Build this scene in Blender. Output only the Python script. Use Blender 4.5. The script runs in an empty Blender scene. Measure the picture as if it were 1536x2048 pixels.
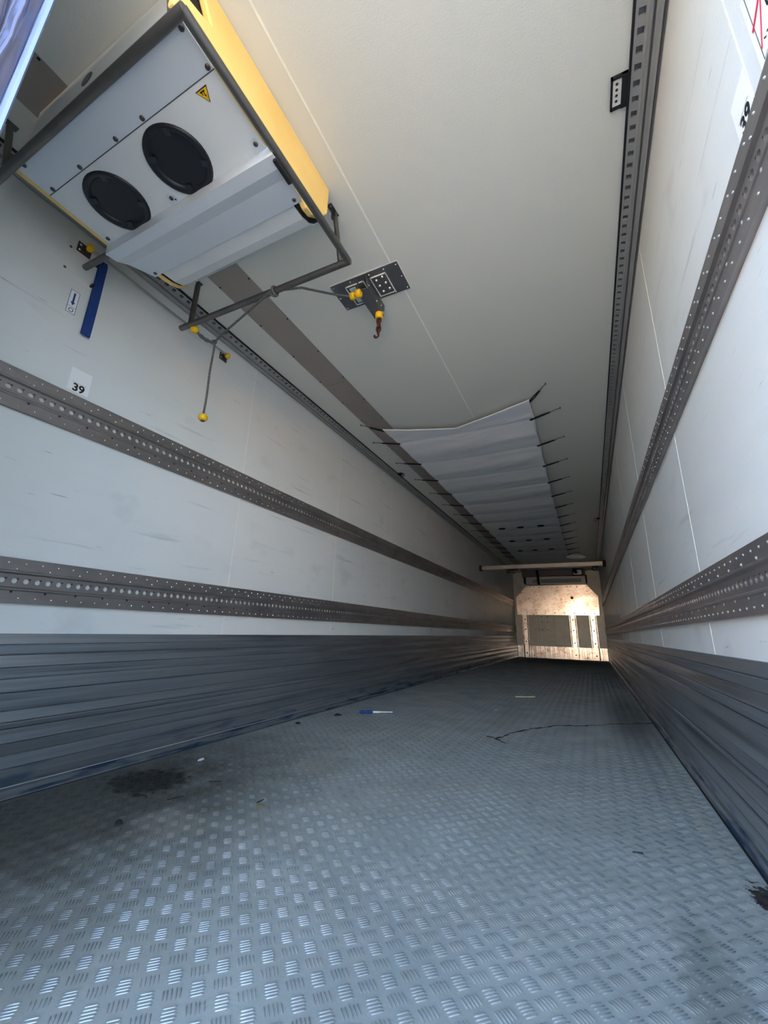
import bpy, bmesh, math, random
import numpy as np
from mathutils import Vector, Matrix
random.seed(7)
rng = np.random.default_rng(7)
SC = bpy.context.scene
COL = SC.collection
PI = math.pi

# ------------------------------------------------------------------ camera
CX, CY, CZ = 0.8284, 0.0, 0.6509
R_ = Vector((0.89969515, 0.43567303, 0.02715964))
U_ = Vector((0.09780854, -0.26183631, 0.96014334))
W_ = Vector((-0.42541994, 0.86117986, 0.27818541))
cd = bpy.data.cameras.new('camera'); cam = bpy.data.objects.new('camera', cd); COL.objects.link(cam)
M = Matrix.Identity(4)
for i in range(3):
    M[i][0] = R_[i]; M[i][1] = U_[i]; M[i][2] = -W_[i]
M[0][3], M[1][3], M[2][3] = CX, CY, CZ
cam.matrix_world = M
cd.sensor_fit = 'VERTICAL'; cd.sensor_height = 36.0; cd.sensor_width = 27.0
cd.lens = 817.715 / 2048 * 36.0
cd.clip_start = 0.02; cd.clip_end = 500
SC.camera = cam

# ------------------------------------------------------------------ world, sun, exposure
wd = bpy.data.worlds.new('world'); SC.world = wd; wd.use_nodes = True
wn = wd.node_tree.nodes; wl = wd.node_tree.links; wn.clear()
wo = wn.new('ShaderNodeOutputWorld'); wb = wn.new('ShaderNodeBackground')
sky = wn.new('ShaderNodeTexSky'); sky.sky_type = 'NISHITA'
sky.sun_disc = False; sky.sun_elevation = math.radians(24); sky.sun_rotation = math.radians(25)
sky.air_density = 1.0; sky.dust_density = 3.0; sky.ozone_density = 1.0
wl.new(sky.outputs[0], wb.inputs[0]); wl.new(wb.outputs[0], wo.inputs[0])
wb.inputs[1].default_value = 0.98
sl = bpy.data.lights.new('sun', 'SUN'); sun = bpy.data.objects.new('sun', sl); COL.objects.link(sun)
sl.energy = 3.4; sl.angle = math.radians(0.6); sl.color = (1.0, 0.86, 0.70)
sun.rotation_euler = Vector((-0.38, -0.82, -0.42)).to_track_quat('-Z', 'Y').to_euler()
pl = bpy.data.lights.new('doorway', 'AREA'); po = bpy.data.objects.new('doorway', pl); COL.objects.link(po)
pl.shape = 'RECTANGLE'; pl.size = 1.25; pl.size_y = 2.54; pl.cycles.is_portal = True
po.location = (.61, 0.035, 1.27); po.rotation_euler = (PI/2, 0, 0)
SC.view_settings.view_transform = 'Standard'; SC.view_settings.look = 'None'
SC.view_settings.gamma = 1.0; SC.view_settings.use_curve_mapping = False
SC.view_settings.exposure = 1.48

# ------------------------------------------------------------------ materials
def srgb(r, g, b):
    def f(c):
        c /= 255.0
        return c/12.92 if c <= .04045 else ((c+.055)/1.055)**2.4
    return (f(r), f(g), f(b), 1)
def mat(name, col, rough=.5, metal=0., noise=None, bump=None, spec=.5, rvar=0., scratch=None):
    """noise=(scale, amount, col2, stretch) ; bump=(scale, strength) ; scratch=(col, scale vec, lo, hi)"""
    m = bpy.data.materials.new(name); m.use_nodes = True
    nt = m.node_tree; N = nt.nodes; L = nt.links
    b = N['Principled BSDF']
    b.inputs['Base Color'].default_value = col; b.inputs['Roughness'].default_value = rough
    b.inputs['Metallic'].default_value = metal; b.inputs['Specular IOR Level'].default_value = spec
    tc = N.new('ShaderNodeNewGeometry')
    cur = None
    if noise:
        sc, amt, c2, st = noise
        mp = N.new('ShaderNodeMapping'); mp.inputs['Scale'].default_value = st
        L.new(tc.outputs['Position'], mp.inputs[0])
        n = N.new('ShaderNodeTexNoise'); n.inputs['Scale'].default_value = sc; n.inputs['Detail'].default_value = 7; n.inputs['Roughness'].default_value = .62
        L.new(mp.outputs[0], n.inputs['Vector'])
        cr = N.new('ShaderNodeValToRGB'); cr.color_ramp.elements[0].position = .38; cr.color_ramp.elements[1].position = .68
        cr.color_ramp.elements[0].color = (0,0,0,1); cr.color_ramp.elements[1].color = (amt,)*3+(1,)
        L.new(n.outputs[0], cr.inputs[0])
        mx = N.new('ShaderNodeMix'); mx.data_type = 'RGBA'
        mx.inputs['A'].default_value = col; mx.inputs['B'].default_value = c2
        L.new(cr.outputs[0], mx.inputs['Factor']); cur = mx.outputs['Result']
        if rvar:
            ma = N.new('ShaderNodeMath'); ma.operation = 'MULTIPLY_ADD'; ma.inputs[1].default_value = rvar; ma.inputs[2].default_value = rough
            L.new(n.outputs[0], ma.inputs[0]); L.new(ma.outputs[0], b.inputs['Roughness'])
    if scratch:
        c3, st, lo, hi, samt = scratch
        mp = N.new('ShaderNodeMapping'); mp.inputs['Scale'].default_value = st; mp.inputs['Rotation'].default_value = (0.06, 0, 0)
        L.new(tc.outputs['Position'], mp.inputs[0])
        n = N.new('ShaderNodeTexNoise'); n.inputs['Scale'].default_value = 1; n.inputs['Detail'].default_value = 5
        L.new(mp.outputs[0], n.inputs['Vector'])
        cr = N.new('ShaderNodeValToRGB'); cr.color_ramp.elements[0].position = lo; cr.color_ramp.elements[1].position = hi
        cr.color_ramp.elements[0].color = (0,0,0,1); cr.color_ramp.elements[1].color = (samt,)*3+(1,)
        L.new(n.outputs[0], cr.inputs[0])
        mx = N.new('ShaderNodeMix'); mx.data_type = 'RGBA'; mx.inputs['A'].default_value = col
        if cur: L.new(cur, mx.inputs['A'])
        mx.inputs['B'].default_value = c3; L.new(cr.outputs[0], mx.inputs['Factor']); cur = mx.outputs['Result']
    if cur: L.new(cur, b.inputs['Base Color'])
    if bump:
        n = N.new('ShaderNodeTexNoise'); n.inputs['Scale'].default_value = bump[0]; n.inputs['Detail'].default_value = 4
        L.new(tc.outputs['Position'], n.inputs['Vector'])
        bp = N.new('ShaderNodeBump'); bp.inputs['Strength'].default_value = bump[1]; bp.inputs['Distance'].default_value = .004
        L.new(n.outputs[0], bp.inputs['Height']); L.new(bp.outputs[0], b.inputs['Normal'])
    m['tail'] = 0
    return m
def tail(m):
    N = m.node_tree.nodes; L = m.node_tree.links; b = N['Principled BSDF']
    return N, L, b
def mixin(m, colr, build):
    """mix a stain colour over the current base colour; build(N,L,pos)->factor socket"""
    N, L, b = tail(m)
    g = N.new('ShaderNodeNewGeometry')
    fac = build(N, L, g.outputs['Position'])
    mx = N.new('ShaderNodeMix'); mx.data_type = 'RGBA'
    if b.inputs['Base Color'].links: L.new(b.inputs['Base Color'].links[0].from_socket, mx.inputs['A'])
    else: mx.inputs['A'].default_value = b.inputs['Base Color'].default_value
    mx.inputs['B'].default_value = colr
    L.new(fac, mx.inputs['Factor']); L.new(mx.outputs['Result'], b.inputs['Base Color'])
def noisemask(scale, st, lo, hi, amt=1., axis=None, a0=0, a1=1):
    def build(N, L, pos):
        mp = N.new('ShaderNodeMapping'); mp.inputs['Scale'].default_value = st; L.new(pos, mp.inputs[0])
        n = N.new('ShaderNodeTexNoise'); n.inputs['Scale'].default_value = scale; n.inputs['Detail'].default_value = 6; L.new(mp.outputs[0], n.inputs['Vector'])
        r = N.new('ShaderNodeMapRange'); r.inputs['From Min'].default_value = lo; r.inputs['From Max'].default_value = hi; r.inputs['To Max'].default_value = amt
        L.new(n.outputs[0], r.inputs['Value']); out = r.outputs[0]
        if axis is not None:
            sx = N.new('ShaderNodeSeparateXYZ'); L.new(pos, sx.inputs[0])
            q = N.new('ShaderNodeMapRange'); q.inputs['From Min'].default_value = a0; q.inputs['From Max'].default_value = a1
            L.new(sx.outputs[axis], q.inputs['Value'])
            mu = N.new('ShaderNodeMath'); mu.operation = 'MULTIPLY'; L.new(out, mu.inputs[0]); L.new(q.outputs[0], mu.inputs[1]); out = mu.outputs[0]
        return out
    return build
def spotmask(c, rad, soft, nscale=6., namp=.5, amt=1.):
    def build(N, L, pos):
        n = N.new('ShaderNodeTexNoise'); n.inputs['Scale'].default_value = nscale; n.inputs['Detail'].default_value = 6; L.new(pos, n.inputs['Vector'])
        s = N.new('ShaderNodeVectorMath'); s.operation = 'SUBTRACT'; s.inputs[1].default_value = c; L.new(pos, s.inputs[0])
        d = N.new('ShaderNodeVectorMath'); d.operation = 'DIVIDE'; d.inputs[1].default_value = rad; L.new(s.outputs[0], d.inputs[0])
        l = N.new('ShaderNodeVectorMath'); l.operation = 'LENGTH'; L.new(d.outputs[0], l.inputs[0])
        a = N.new('ShaderNodeMath'); a.operation = 'MULTIPLY_ADD'; a.inputs[1].default_value = namp*2; L.new(n.outputs[0], a.inputs[0]); L.new(l.outputs['Value'], a.inputs[2])
        r = N.new('ShaderNodeMapRange'); r.inputs['From Min'].default_value = 1+namp+soft; r.inputs['From Max'].default_value = 1+namp-soft; r.inputs['To Max'].default_value = amt
        L.new(a.outputs[0], r.inputs['Value']); return r.outputs[0]
    return build

m_wall = mat('white_grp_wall', srgb(222,226,226), .38, 0, (1.3,.5,srgb(203,207,205),(1,.35,1.2)), (140,.12), .4, .15,
             scratch=(srgb(150,152,152), (1,1.6,26), .64, .78, .5))
mixin(m_wall, srgb(120,122,122), noisemask(1.0,(1,7,90),.70,.76,.6))
mixin(m_wall, srgb(170,170,166), noisemask(3.0,(1,1,1.6),.62,.80,.4))
m_wallb = mat('grey_bulkhead_panel', srgb(226,230,222), .3, 0, (4,.4,srgb(172,174,166),(1,1,1)))
m_ceil = mat('white_ceiling_skin', srgb(212,213,205), .45, 0, (2,.3,srgb(212,212,204),(1,.5,1)), (180,.12), .35)
m_bead = mat('sealant', srgb(238,238,228), .6, 0, (30,.3,srgb(205,203,192),(1,1,1)))
m_alu = mat('kick_aluminium', srgb(170,177,183), .30, .84, (2.5,.6,srgb(124,131,138),(1,.25,9)), (60,.12), .5, .18,
            scratch=(srgb(205,212,216), (1,1.1,150), .61, .69, .5))  # fine light lines: scratches, also painted highlights for the plank edges
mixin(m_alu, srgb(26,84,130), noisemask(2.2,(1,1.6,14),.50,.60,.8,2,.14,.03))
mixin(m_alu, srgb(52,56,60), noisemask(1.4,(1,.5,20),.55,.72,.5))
m_floor = mat('tread_plate', srgb(190,196,192), .32, .48, (5,.6,srgb(158,164,158),(1,1,1)), (90,.18), .5, .25)
m_bar = mat('tread_bar', srgb(208,212,212), .23, .72, (4,.8,srgb(158,162,158),(1,1,1)), None, .5, .25)
for mm in (m_floor, m_bar):
    mixin(mm, srgb(84,80,70), spotmask((-1.0,1.05,0), (.62,1.0,1), .5, 7, .5, .85))
    mixin(mm, srgb(40,38,36), spotmask((-.95,1.38,0), (.15,.15,1), .15, 26, .7, .75))
    mixin(mm, srgb(178,178,168), spotmask((-.46,1.95,0), (.10,.12,1), .35, 20, .6, .7))
    mixin(mm, srgb(176,174,160), spotmask((-.52,1.15,0), (.13,.10,1), .35, 20, .6, .45))
    mixin(mm, srgb(172,178,176), spotmask((.40,.93,0), (.12,.22,1), .45, 16, .6, .4))
    mixin(mm, srgb(86,84,76), spotmask((1.06,4.4,0), (.16,1.1,1), .45, 4, .6, .6))
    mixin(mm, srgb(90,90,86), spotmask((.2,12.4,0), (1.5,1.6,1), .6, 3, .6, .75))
    mixin(mm, srgb(206,204,190), spotmask((1.14,2.2,0), (.035,1.3,1), .4, 9, .6, .35))
    mixin(mm, srgb(50,32,26), spotmask((1.195,1.62,0), (.05,.08,1), .08, 34, 1.0, .9))
    mixin(mm, srgb(128,132,124), spotmask((.98,1.2,0), (.05,.22,1), .3, 40, 1.2, .5))
m_rail = mat('rail_steel', srgb(150,144,142), .32, .68, (6,.6,srgb(114,108,107),(1,.6,2)), (50,.1), .5, .15)
m_rivet = mat('rivet', srgb(225,225,222), .25, .7)
m_dark = mat('dark_recess', srgb(24,24,26), .6)
m_back = mat('rail_backing', srgb(205,206,202), .5)
m_corn = mat('cornice_aluminium', srgb(164,164,162), .4, .35, (5,.5,srgb(140,140,138),(1,.4,2)))
m_gask = mat('black_gasket', srgb(14,14,18), .5)
m_strip = mat('ceiling_steel', srgb(158,149,142), .45, .3, (3,.5,srgb(138,130,124),(1,.4,1)))
m_white = mat('white_enamel', srgb(214,219,220), .38, 0, (6,.3,srgb(198,203,203),(1,1,1)), (160,.08))
m_whiteb = mat('white_sheet_metal', srgb(205,214,222), .35, .15, (4,.3,srgb(192,200,208),(1,1,1)))
m_yel = mat('yellow_moulding', srgb(240,208,128), .45, 0, (5,.5,srgb(228,190,104),(1,1,1)), (30,.15))
m_black = mat('black_plastic', srgb(17,20,28), .42)
m_guard = mat('guard_wire', srgb(34,38,48), .35)
m_blackm = mat('black_matte', srgb(12,12,14), .75)
m_tube = mat('steel_tube', srgb(120,116,112), .3, .9, (9,.5,srgb(94,90,88),(1,1,1)), None, .5, .2)
m_screw = mat('screw_steel', srgb(96,84,80), .4, .7)
m_ycap = mat('yellow_plastic', srgb(238,190,10), .4, 0, (20,.35,srgb(214,158,6),(1,1,1)))
m_rope = mat('grey_rope', srgb(104,106,104), .8, 0, (120,.9,srgb(48,50,50),(1,1,1)))
m_rust = mat('rusty_copper_chain', srgb(92,48,34), .5, .6, (80,.6,srgb(46,26,22),(1,1,1)))
m_blue = mat('blue_webbing', srgb(20,62,132), .7, 0, (60,.4,srgb(12,44,104),(1,1,1)))
m_cloth = mat('white_canvas', srgb(232,234,236), .75, 0, (3,.35,srgb(216,217,220),(1,1,1)), (60,.25))
m_plate = mat('grey_plate', srgb(106,108,112), .45, .5, (9,.5,srgb(84,84,88),(1,1,1)))
m_gold = mat('scuffed_aluminium', srgb(246,240,234), .15, .93, (3.5,.9,srgb(190,168,150),(1,1,1.3)), (9,.07), .5, .20)
mixin(m_gold, srgb(90,64,48), noisemask(11,(1,1,2.5),.60,.68,.6))
m_paper = mat('white_label', srgb(240,242,244), .45)
m_ink = mat('ink', srgb(16,16,20), .6)
m_bluei = mat('blue_ink', srgb(24,54,128), .6)
m_red = mat('red_ink', srgb(222,30,70), .5)
m_redd = mat('dark_red_label', srgb(92,18,18), .5)
m_curt = mat('glossy_grey_plastic', srgb(96,98,120), .18, .35, (4,.5,srgb(70,70,92),(3,1,.5)), None, .8)
m_curte = mat('glossy_pale_edge', srgb(128,144,176), .35, .3)
m_wood = mat('pale_wood', srgb(220,206,170), .7, 0, (40,.4,srgb(188,168,130),(1,1,1)))
m_cordb = mat('brown_black_cord', srgb(44,40,38), .8)
m_leaf = mat('dry_leaf', srgb(130,112,78), .8)
m_dirt = mat('black_dirt', srgb(24,22,20), .8)
m_evd = mat('dark_grey_unit', srgb(92,90,92), .5, .2)
m_mem = mat('yard_concrete', srgb(156,148,136), .85, 0, (.6,.5,srgb(138,130,120),(1,1,1)))
m_fac = mat('bounce_facade_skin', srgb(232,208,186), .8, 0, (.3,.4,srgb(214,188,164),(1,1,1)))

# ------------------------------------------------------------------ mesh helpers
def link(o, parent=None):
    COL.objects.link(o)
    if parent is not None: o.parent = parent
    return o
class MB:
    def __init__(s): s.v = []; s.f = []; s.sm = []
    def add(s, vs, fs, smooth=False):
        n = len(s.v); s.v += [tuple(v) for v in vs]; s.f += [tuple(i+n for i in f) for f in fs]; s.sm += [smooth]*len(fs); return s
    def quad(s, *p): return s.add(p, [(0,1,2,3)])
    def box(s, x0, x1, y0, y1, z0, z1, bev=0.):
        if bev:
            bm = bmesh.new(); bmesh.ops.create_cube(bm, size=1)
            for v in bm.verts: v.co = Vector(((x0+x1)/2+v.co.x*(x1-x0), (y0+y1)/2+v.co.y*(y1-y0), (z0+z1)/2+v.co.z*(z1-z0)))
            bmesh.ops.bevel(bm, geom=bm.edges[:], offset=bev, segments=2, affect='EDGES', profile=.5)
            bm.verts.index_update()
            s.add([v.co[:] for v in bm.verts], [[v.index for v in f.verts] for f in bm.faces]); bm.free(); return s
        v = [(x,y,z) for x in (x0,x1) for y in (y0,y1) for z in (z0,z1)]
        return s.add(v, [(0,1,3,2),(4,6,7,5),(0,4,5,1),(2,3,7,6),(0,2,6,4),(1,5,7,3)])
    def tube(s, pts, r, n=12, cap=True, smooth=True):
        pts = [Vector(p) for p in pts]; rings = []; prev = None
        for i, p in enumerate(pts):
            a = pts[max(i-1,0)]; b = pts[min(i+1,len(pts)-1)]; t = (b-a).normalized()
            if prev is None:
                u = t.orthogonal().normalized()
            else:
                u = (prev - t*prev.dot(t)).normalized()
            prev = u; w = t.cross(u)
            rr = r[i] if isinstance(r, (list,tuple)) else r
            rings.append([p+(u*math.cos(2*PI*k/n)+w*math.sin(2*PI*k/n))*rr for k in range(n)])
        v = [q for rg in rings for q in rg]; f = []
        for i in range(len(rings)-1):
            for k in range(n): f.append((i*n+k, i*n+(k+1)%n, (i+1)*n+(k+1)%n, (i+1)*n+k))
        s.add(v, f, smooth)
        if cap:
            s.add(rings[0], [tuple(range(n))[::-1]]); s.add(rings[-1], [tuple(range(n))])
        return s
    def lathe(s, c, axis, prof, n=16, smooth=True):
        """prof: list of (r, h) along axis from c"""
        a = Vector(axis).normalized(); u = a.orthogonal().normalized(); w = a.cross(u); c = Vector(c)
        v = []; f = []
        for r, h in prof:
            for k in range(n): v.append(c+a*h+(u*math.cos(2*PI*k/n)+w*math.sin(2*PI*k/n))*r)
        for i in range(len(prof)-1):
            for k in range(n): f.append((i*n+k, i*n+(k+1)%n, (i+1)*n+(k+1)%n, (i+1)*n+k))
        s.add(v, f, smooth)
        if prof[0][0] > 1e-5: s.add(v[:n], [tuple(range(n))[::-1]])
        if prof[-1][0] > 1e-5: s.add(v[-n:], [tuple(range(n))])
        return s
    def prism(s, poly, a, b, axis):
        """poly list of 2-D points extruded from a to b along axis 0/1/2 (others in order)"""
        def P(p, t):
            l = [p[0], p[1]]; l.insert(axis, t); return tuple(l)
        n = len(poly); v = [P(p,a) for p in poly]+[P(p,b) for p in poly]
        return s.add(v, [tuple(range(n)), tuple(range(2*n-1,n-1,-1))]+[(i,i+n,(i+1)%n+n,(i+1)%n) for i in range(n)])
    def build(s, name, m, parent=None, fix=True):
        me = bpy.data.meshes.new(name); me.from_pydata(s.v, [], s.f)
        me.polygons.foreach_set('use_smooth', s.sm)
        if fix:
            bm = bmesh.new(); bm.from_mesh(me); bmesh.ops.recalc_face_normals(bm, faces=bm.faces); bm.to_mesh(me); bm.free()
        me.materials.append(m); me.update()
        return link(bpy.data.objects.new(name, me), parent)
def fast_mesh(name, V, F, m, parent=None):
    """V (n,3) array, F (k,4) int array of quads"""
    me = bpy.data.meshes.new(name); me.vertices.add(len(V)); me.vertices.foreach_set('co', V.astype(np.float32).ravel())
    k = F.shape[1]; me.loops.add(F.size); me.loops.foreach_set('vertex_index', F.astype(np.int32).ravel())
    me.polygons.add(len(F)); me.polygons.foreach_set('loop_start', np.arange(0, F.size, k, dtype=np.int32))
    me.update(calc_edges=True); me.validate(); me.materials.append(m)
    return link(bpy.data.objects.new(name, me), parent)
def empty(name, loc, label=None, cat=None, group=None, kind=None):
    o = bpy.data.objects.new(name, None); COL.objects.link(o); o.location = loc; o.empty_display_size = .05
    return tag(o, label, cat, group, kind)
def tag(o, label=None, cat=None, group=None, kind=None):
    if label: o['label'] = label
    if cat: o['category'] = cat
    if group: o['group'] = group
    if kind: o['kind'] = kind
    return o
class Thing:
    """Empty at loc; parts are given in world coordinates and shifted to it"""
    def __init__(s, name, loc, label=None, cat=None, group=None, kind=None):
        s.o = empty(name, loc, label, cat, group, kind); s.loc = Vector(loc)
    def part(s, mb, name, m, parent=None, fix=True, kind=None):
        o = mb.build(name, m, None, fix); o.data.transform(Matrix.Translation(-s.loc)); o.parent = parent or s.o
        if kind: o['kind'] = kind
        return o
def arc(c, r, a0, a1, n, plane):
    out = []
    for i in range(n+1):
        a = a0+(a1-a0)*i/n; p = [c[0],c[1],c[2]]; p[plane[0]] += r*math.cos(a); p[plane[1]] += r*math.sin(a); out.append(tuple(p))
    return out

# ------------------------------------------------------------------ room
X = 1.23; Y0 = .04; YI = .156; Y1 = 13.617; H = 2.54
fl = Thing('floor', (0,Y0,0), 'grey aluminium tread plate floor of the trailer', kind='structure')
fl.part(MB().box(-X-.05,X+.05,Y0,Y1+.1,-.12,0), 'floor_plate', m_floor)
# tread bars: five raised bars per group, groups at 45 degrees, alternating direction
p = .0615
gx = np.arange(-19, 20); gy = np.arange(0, int((Y1-.35)/p))
cen = []
for off, sgn in (((0,0),1), ((p/2,p/2),-1)):
    A, B = np.meshgrid(gx*p - .019 + off[0], .061 + gy*p + off[1] + .0, indexing='ij')
    A, B = A.ravel(), B.ravel()
    ok = (np.abs(A) < X-.045) & (B > .3) & (B < Y1-.08)
    cen.append(np.stack([A[ok], B[ok], np.full(ok.sum(), sgn)], 1))
cen = np.concatenate(cen)
k5 = (np.arange(5)-2)*.0074
c5 = np.repeat(cen, 5, 0); off5 = np.tile(k5, len(cen))
d = np.stack([np.ones(len(c5)), c5[:,2]], 1)/math.sqrt(2); nrm = np.stack([-d[:,1], d[:,0]], 1)
ctr = c5[:,:2]+nrm*off5[:,None]+rng.normal(0,.0003,(len(c5),2))
hl = .0160-.0011*np.abs(off5/.0074); hw = .0018; ht = .0021
Vb = np.zeros((len(c5), 8, 3))
for i, (a, b_, z) in enumerate([(-1,0,0),(-.6,-1,0),(.6,-1,0),(1,0,0),(.6,1,0),(-.6,1,0),(-.72,0,1),(.72,0,1)]):
    Vb[:,i,:2] = ctr + d*(a*hl)[:,None] + nrm*b_*hw
    Vb[:,i,2] = z*ht+.0001
base = (np.arange(len(c5))*8)[:,None]
Fq = np.concatenate([base+np.array([[1,2,7,6]]), base+np.array([[4,5,6,7]])])
Ft = np.concatenate([base+np.array([t_]) for t_ in ([0,1,6],[2,3,7],[3,4,7],[5,0,6])])
V = Vb.reshape(-1,3); V[:,1] -= Y0
me = bpy.data.meshes.new('tread_bars'); me.vertices.add(len(V)); me.vertices.foreach_set('co', V.astype(np.float32).ravel())
loops = np.concatenate([Fq.ravel(), Ft.ravel()]); me.loops.add(len(loops)); me.loops.foreach_set('vertex_index', loops.astype(np.int32))
st = np.concatenate([np.arange(len(Fq))*4, len(Fq)*4+np.arange(len(Ft))*3]); me.polygons.add(len(st)); me.polygons.foreach_set('loop_start', st.astype(np.int32))
me.update(calc_edges=True); me.materials.append(m_bar)
tb = link(bpy.data.objects.new('tread_bars', me), fl.o); tb['kind'] = 'stuff'
for s in (-1,1):   # angle strip closing the floor against the kick plates
    a, b_ = sorted((s*(X-.001), s*(X-.022)))
    fl.part(MB().prism([(s*X,0),(s*(X-.019),0),(s*(X-.018),.004),(s*(X-.014),.006),(s*(X-.012),.030),(s*X,.036)], YI, Y1, 1), 'edge_angle', m_alu)
    fl.part(MB().box(*sorted((s*(X-.019),s*(X-.027))),YI,Y1,0,.0012), 'dark_joint', m_dark)

ce = Thing('ceiling', (0,Y0,H), 'flat off-white ceiling skin of the trailer', kind='structure')
XS = .0597
ce.part(MB().box(-X-.06,XS-.002,Y0,Y1+.1,H,H+.07), 'ceiling_panel', m_ceil)
ce.part(MB().box(XS+.002,X+.06,Y0,Y1+.1,H,H+.07), 'ceiling_panel', m_ceil)
ce.part(MB().box(XS-.004,XS+.004,Y0,Y1,H-.0012,H+.01), 'sealant_bead', m_bead)

seams = [-.4, .815, 1.945, 3.17, 4.38, 5.59, 6.80, 8.01, 9.22, 10.43, 11.64, 12.85, Y1]
for s, nm in ((-1,'wall_left'), (1,'wall_right')):
    w = Thing(nm, (s*X,Y0,0), 'white fibreglass side wall, '+('left' if s < 0 else 'right')+' side', kind='structure')
    b0, b1 = sorted((s*(X+.004), s*(X+.06)))
    w.part(MB().box(b0,b1,Y0,Y1+.1,-.1,H+.06), 'wall_core', m_wall)
    for i in range(len(seams)-1):
        ya, yb = max(seams[i],Y0), seams[i+1]
        if s < 0 and i == 0: continue
        if s < 0 and i == 1: ya = Y0
        if yb <= ya: continue
        b0, b1 = sorted((s*X, s*(X+.004)))
        w.part(MB().box(b0,b1,ya+.0025,yb-.0025,.598,H-.02,), 'wall_panel', m_wall)
        if i > (1 if s < 0 else 0) and yb < 9:
            b0, b1 = sorted((s*(X-.0008), s*(X+.003)))
            w.part(MB().box(b0,b1,ya-.0025,ya+.0025,.6,H-.03), 'sealant_bead', m_bead)

# kick plates: stepped aluminium planks
zs = [.600,.557,.520,.471,.430,.380,.314,.271,.249,.196,.152,.106,.040]
dp = [.006,.011,.007,.010,.013,.009,.006,.014,.010,.008,.012,.009]
for s, nm in ((-1,'baseboard_left'), (1,'baseboard_right')):
    w = Thing(nm, (s*X,YI,0), 'aluminium kick plate of long horizontal planks, '+('left' if s < 0 else 'right')+' wall', kind='structure')
    for i in range(len(zs)-1):
        z1, z0 = zs[i]-.0008, zs[i+1]+.0008; dd = dp[i]; bv = .003; tl = (.0022,-.0018,.003,-.0025,.0015,-.002)[i%6]
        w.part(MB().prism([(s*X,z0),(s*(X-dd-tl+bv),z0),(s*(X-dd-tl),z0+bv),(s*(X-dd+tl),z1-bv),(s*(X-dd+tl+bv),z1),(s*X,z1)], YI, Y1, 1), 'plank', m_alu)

# cornices with square slots
def cornice(s, nm):
    t = Thing(nm, (s*X,YI,H), 'grey aluminium corner rail with square slots where '+('left' if s < 0 else 'right')+' wall meets ceiling', kind='structure')
    t.part(MB().box(*sorted((s*1.138,s*1.1455)),YI,Y1,H-.010,H), 'gasket', m_gask)
    zf = lambda x: 2.528-.013*(x-1.145)/.047
    def st(mb, pts):
        for a, b in zip(pts[:-1], pts[1:]): mb.quad((s*a[0],YI,a[1]),(s*b[0],YI,b[1]),(s*b[0],Y1,b[1]),(s*a[0],Y1,a[1]))
    mb = MB()
    st(mb, [(1.1455,H),(1.1455,zf(1.145)),(1.153,zf(1.153))])
    st(mb, [(1.173,zf(1.173)),(1.176,zf(1.176)),(1.180,zf(1.18)-.003),(1.184,zf(1.184)),(1.192,2.515),(1.194,2.534),(1.199,2.534),(1.200,2.510),(1.205,2.508),(1.2125,2.506),(1.2174,2.500),(1.2185,2.503),(1.2225,2.520),(1.229,2.505),(1.2305,2.505)])
    y = YI; c = 1.038-.0485*17
    while c < Y1-.1:
        if c-.011 > y:
            a, b = 1.153, 1.173
            mb.quad((s*a,y,zf(a)),(s*b,y,zf(b)),(s*b,c-.011,zf(b)),(s*a,c-.011,zf(a)))
            y2 = c+.011; ya = c-.011; dz = .011
            mb.quad((s*a,ya,zf(a)),(s*b,ya,zf(b)),(s*b,ya,zf(b)+dz),(s*a,ya,zf(a)+dz))
            mb.quad((s*a,y2,zf(a)),(s*b,y2,zf(b)),(s*b,y2,zf(b)+dz),(s*a,y2,zf(a)+dz))
            mb.quad((s*a,ya,zf(a)),(s*a,y2,zf(a)),(s*a,y2,zf(a)+dz),(s*a,ya,zf(a)+dz))
            mb.quad((s*b,ya,zf(b)),(s*b,y2,zf(b)),(s*b,y2,zf(b)+dz),(s*b,ya,zf(b)+dz))
            y = y2
        c += .0485
    mb.quad((s*1.153,y,zf(1.153)),(s*1.173,y,zf(1.173)),(s*1.173,Y1,zf(1.173)),(s*1.153,Y1,zf(1.153)))
    t.part(mb, 'slotted_profile', m_corn, fix=False)
    t.part(MB().box(*sorted((s*1.150,s*1.176)),YI,Y1,H-.006,H-.0005), 'slot_backing', m_plate)
    return t
cornice(-1, 'trim_1'); cornice(1, 'trim_2')

# steel strip on the ceiling, two lengths
t = Thing('trim_3', (-.81,YI,H), 'flat brown-grey steel strip running along the ceiling', kind='structure')
for a, b in ((YI,2.382),(2.386,Y1)):
    t.part(MB().box(-.919,-.703,a,b,H-.003,H+.001), 'steel_plate', m_strip)
yy = .27
while yy < 12.5:
    for x in (-.911,-.711):
        yq = yy if x < -.8 else yy+.02
        t.part(MB().lathe((x,yq,H-.003),(0,0,-1),[(.006,0),(.005,.002),(0,.003)],8), 'screw', m_blackm)
    yy += .34 if yy < 5 else .7

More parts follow.
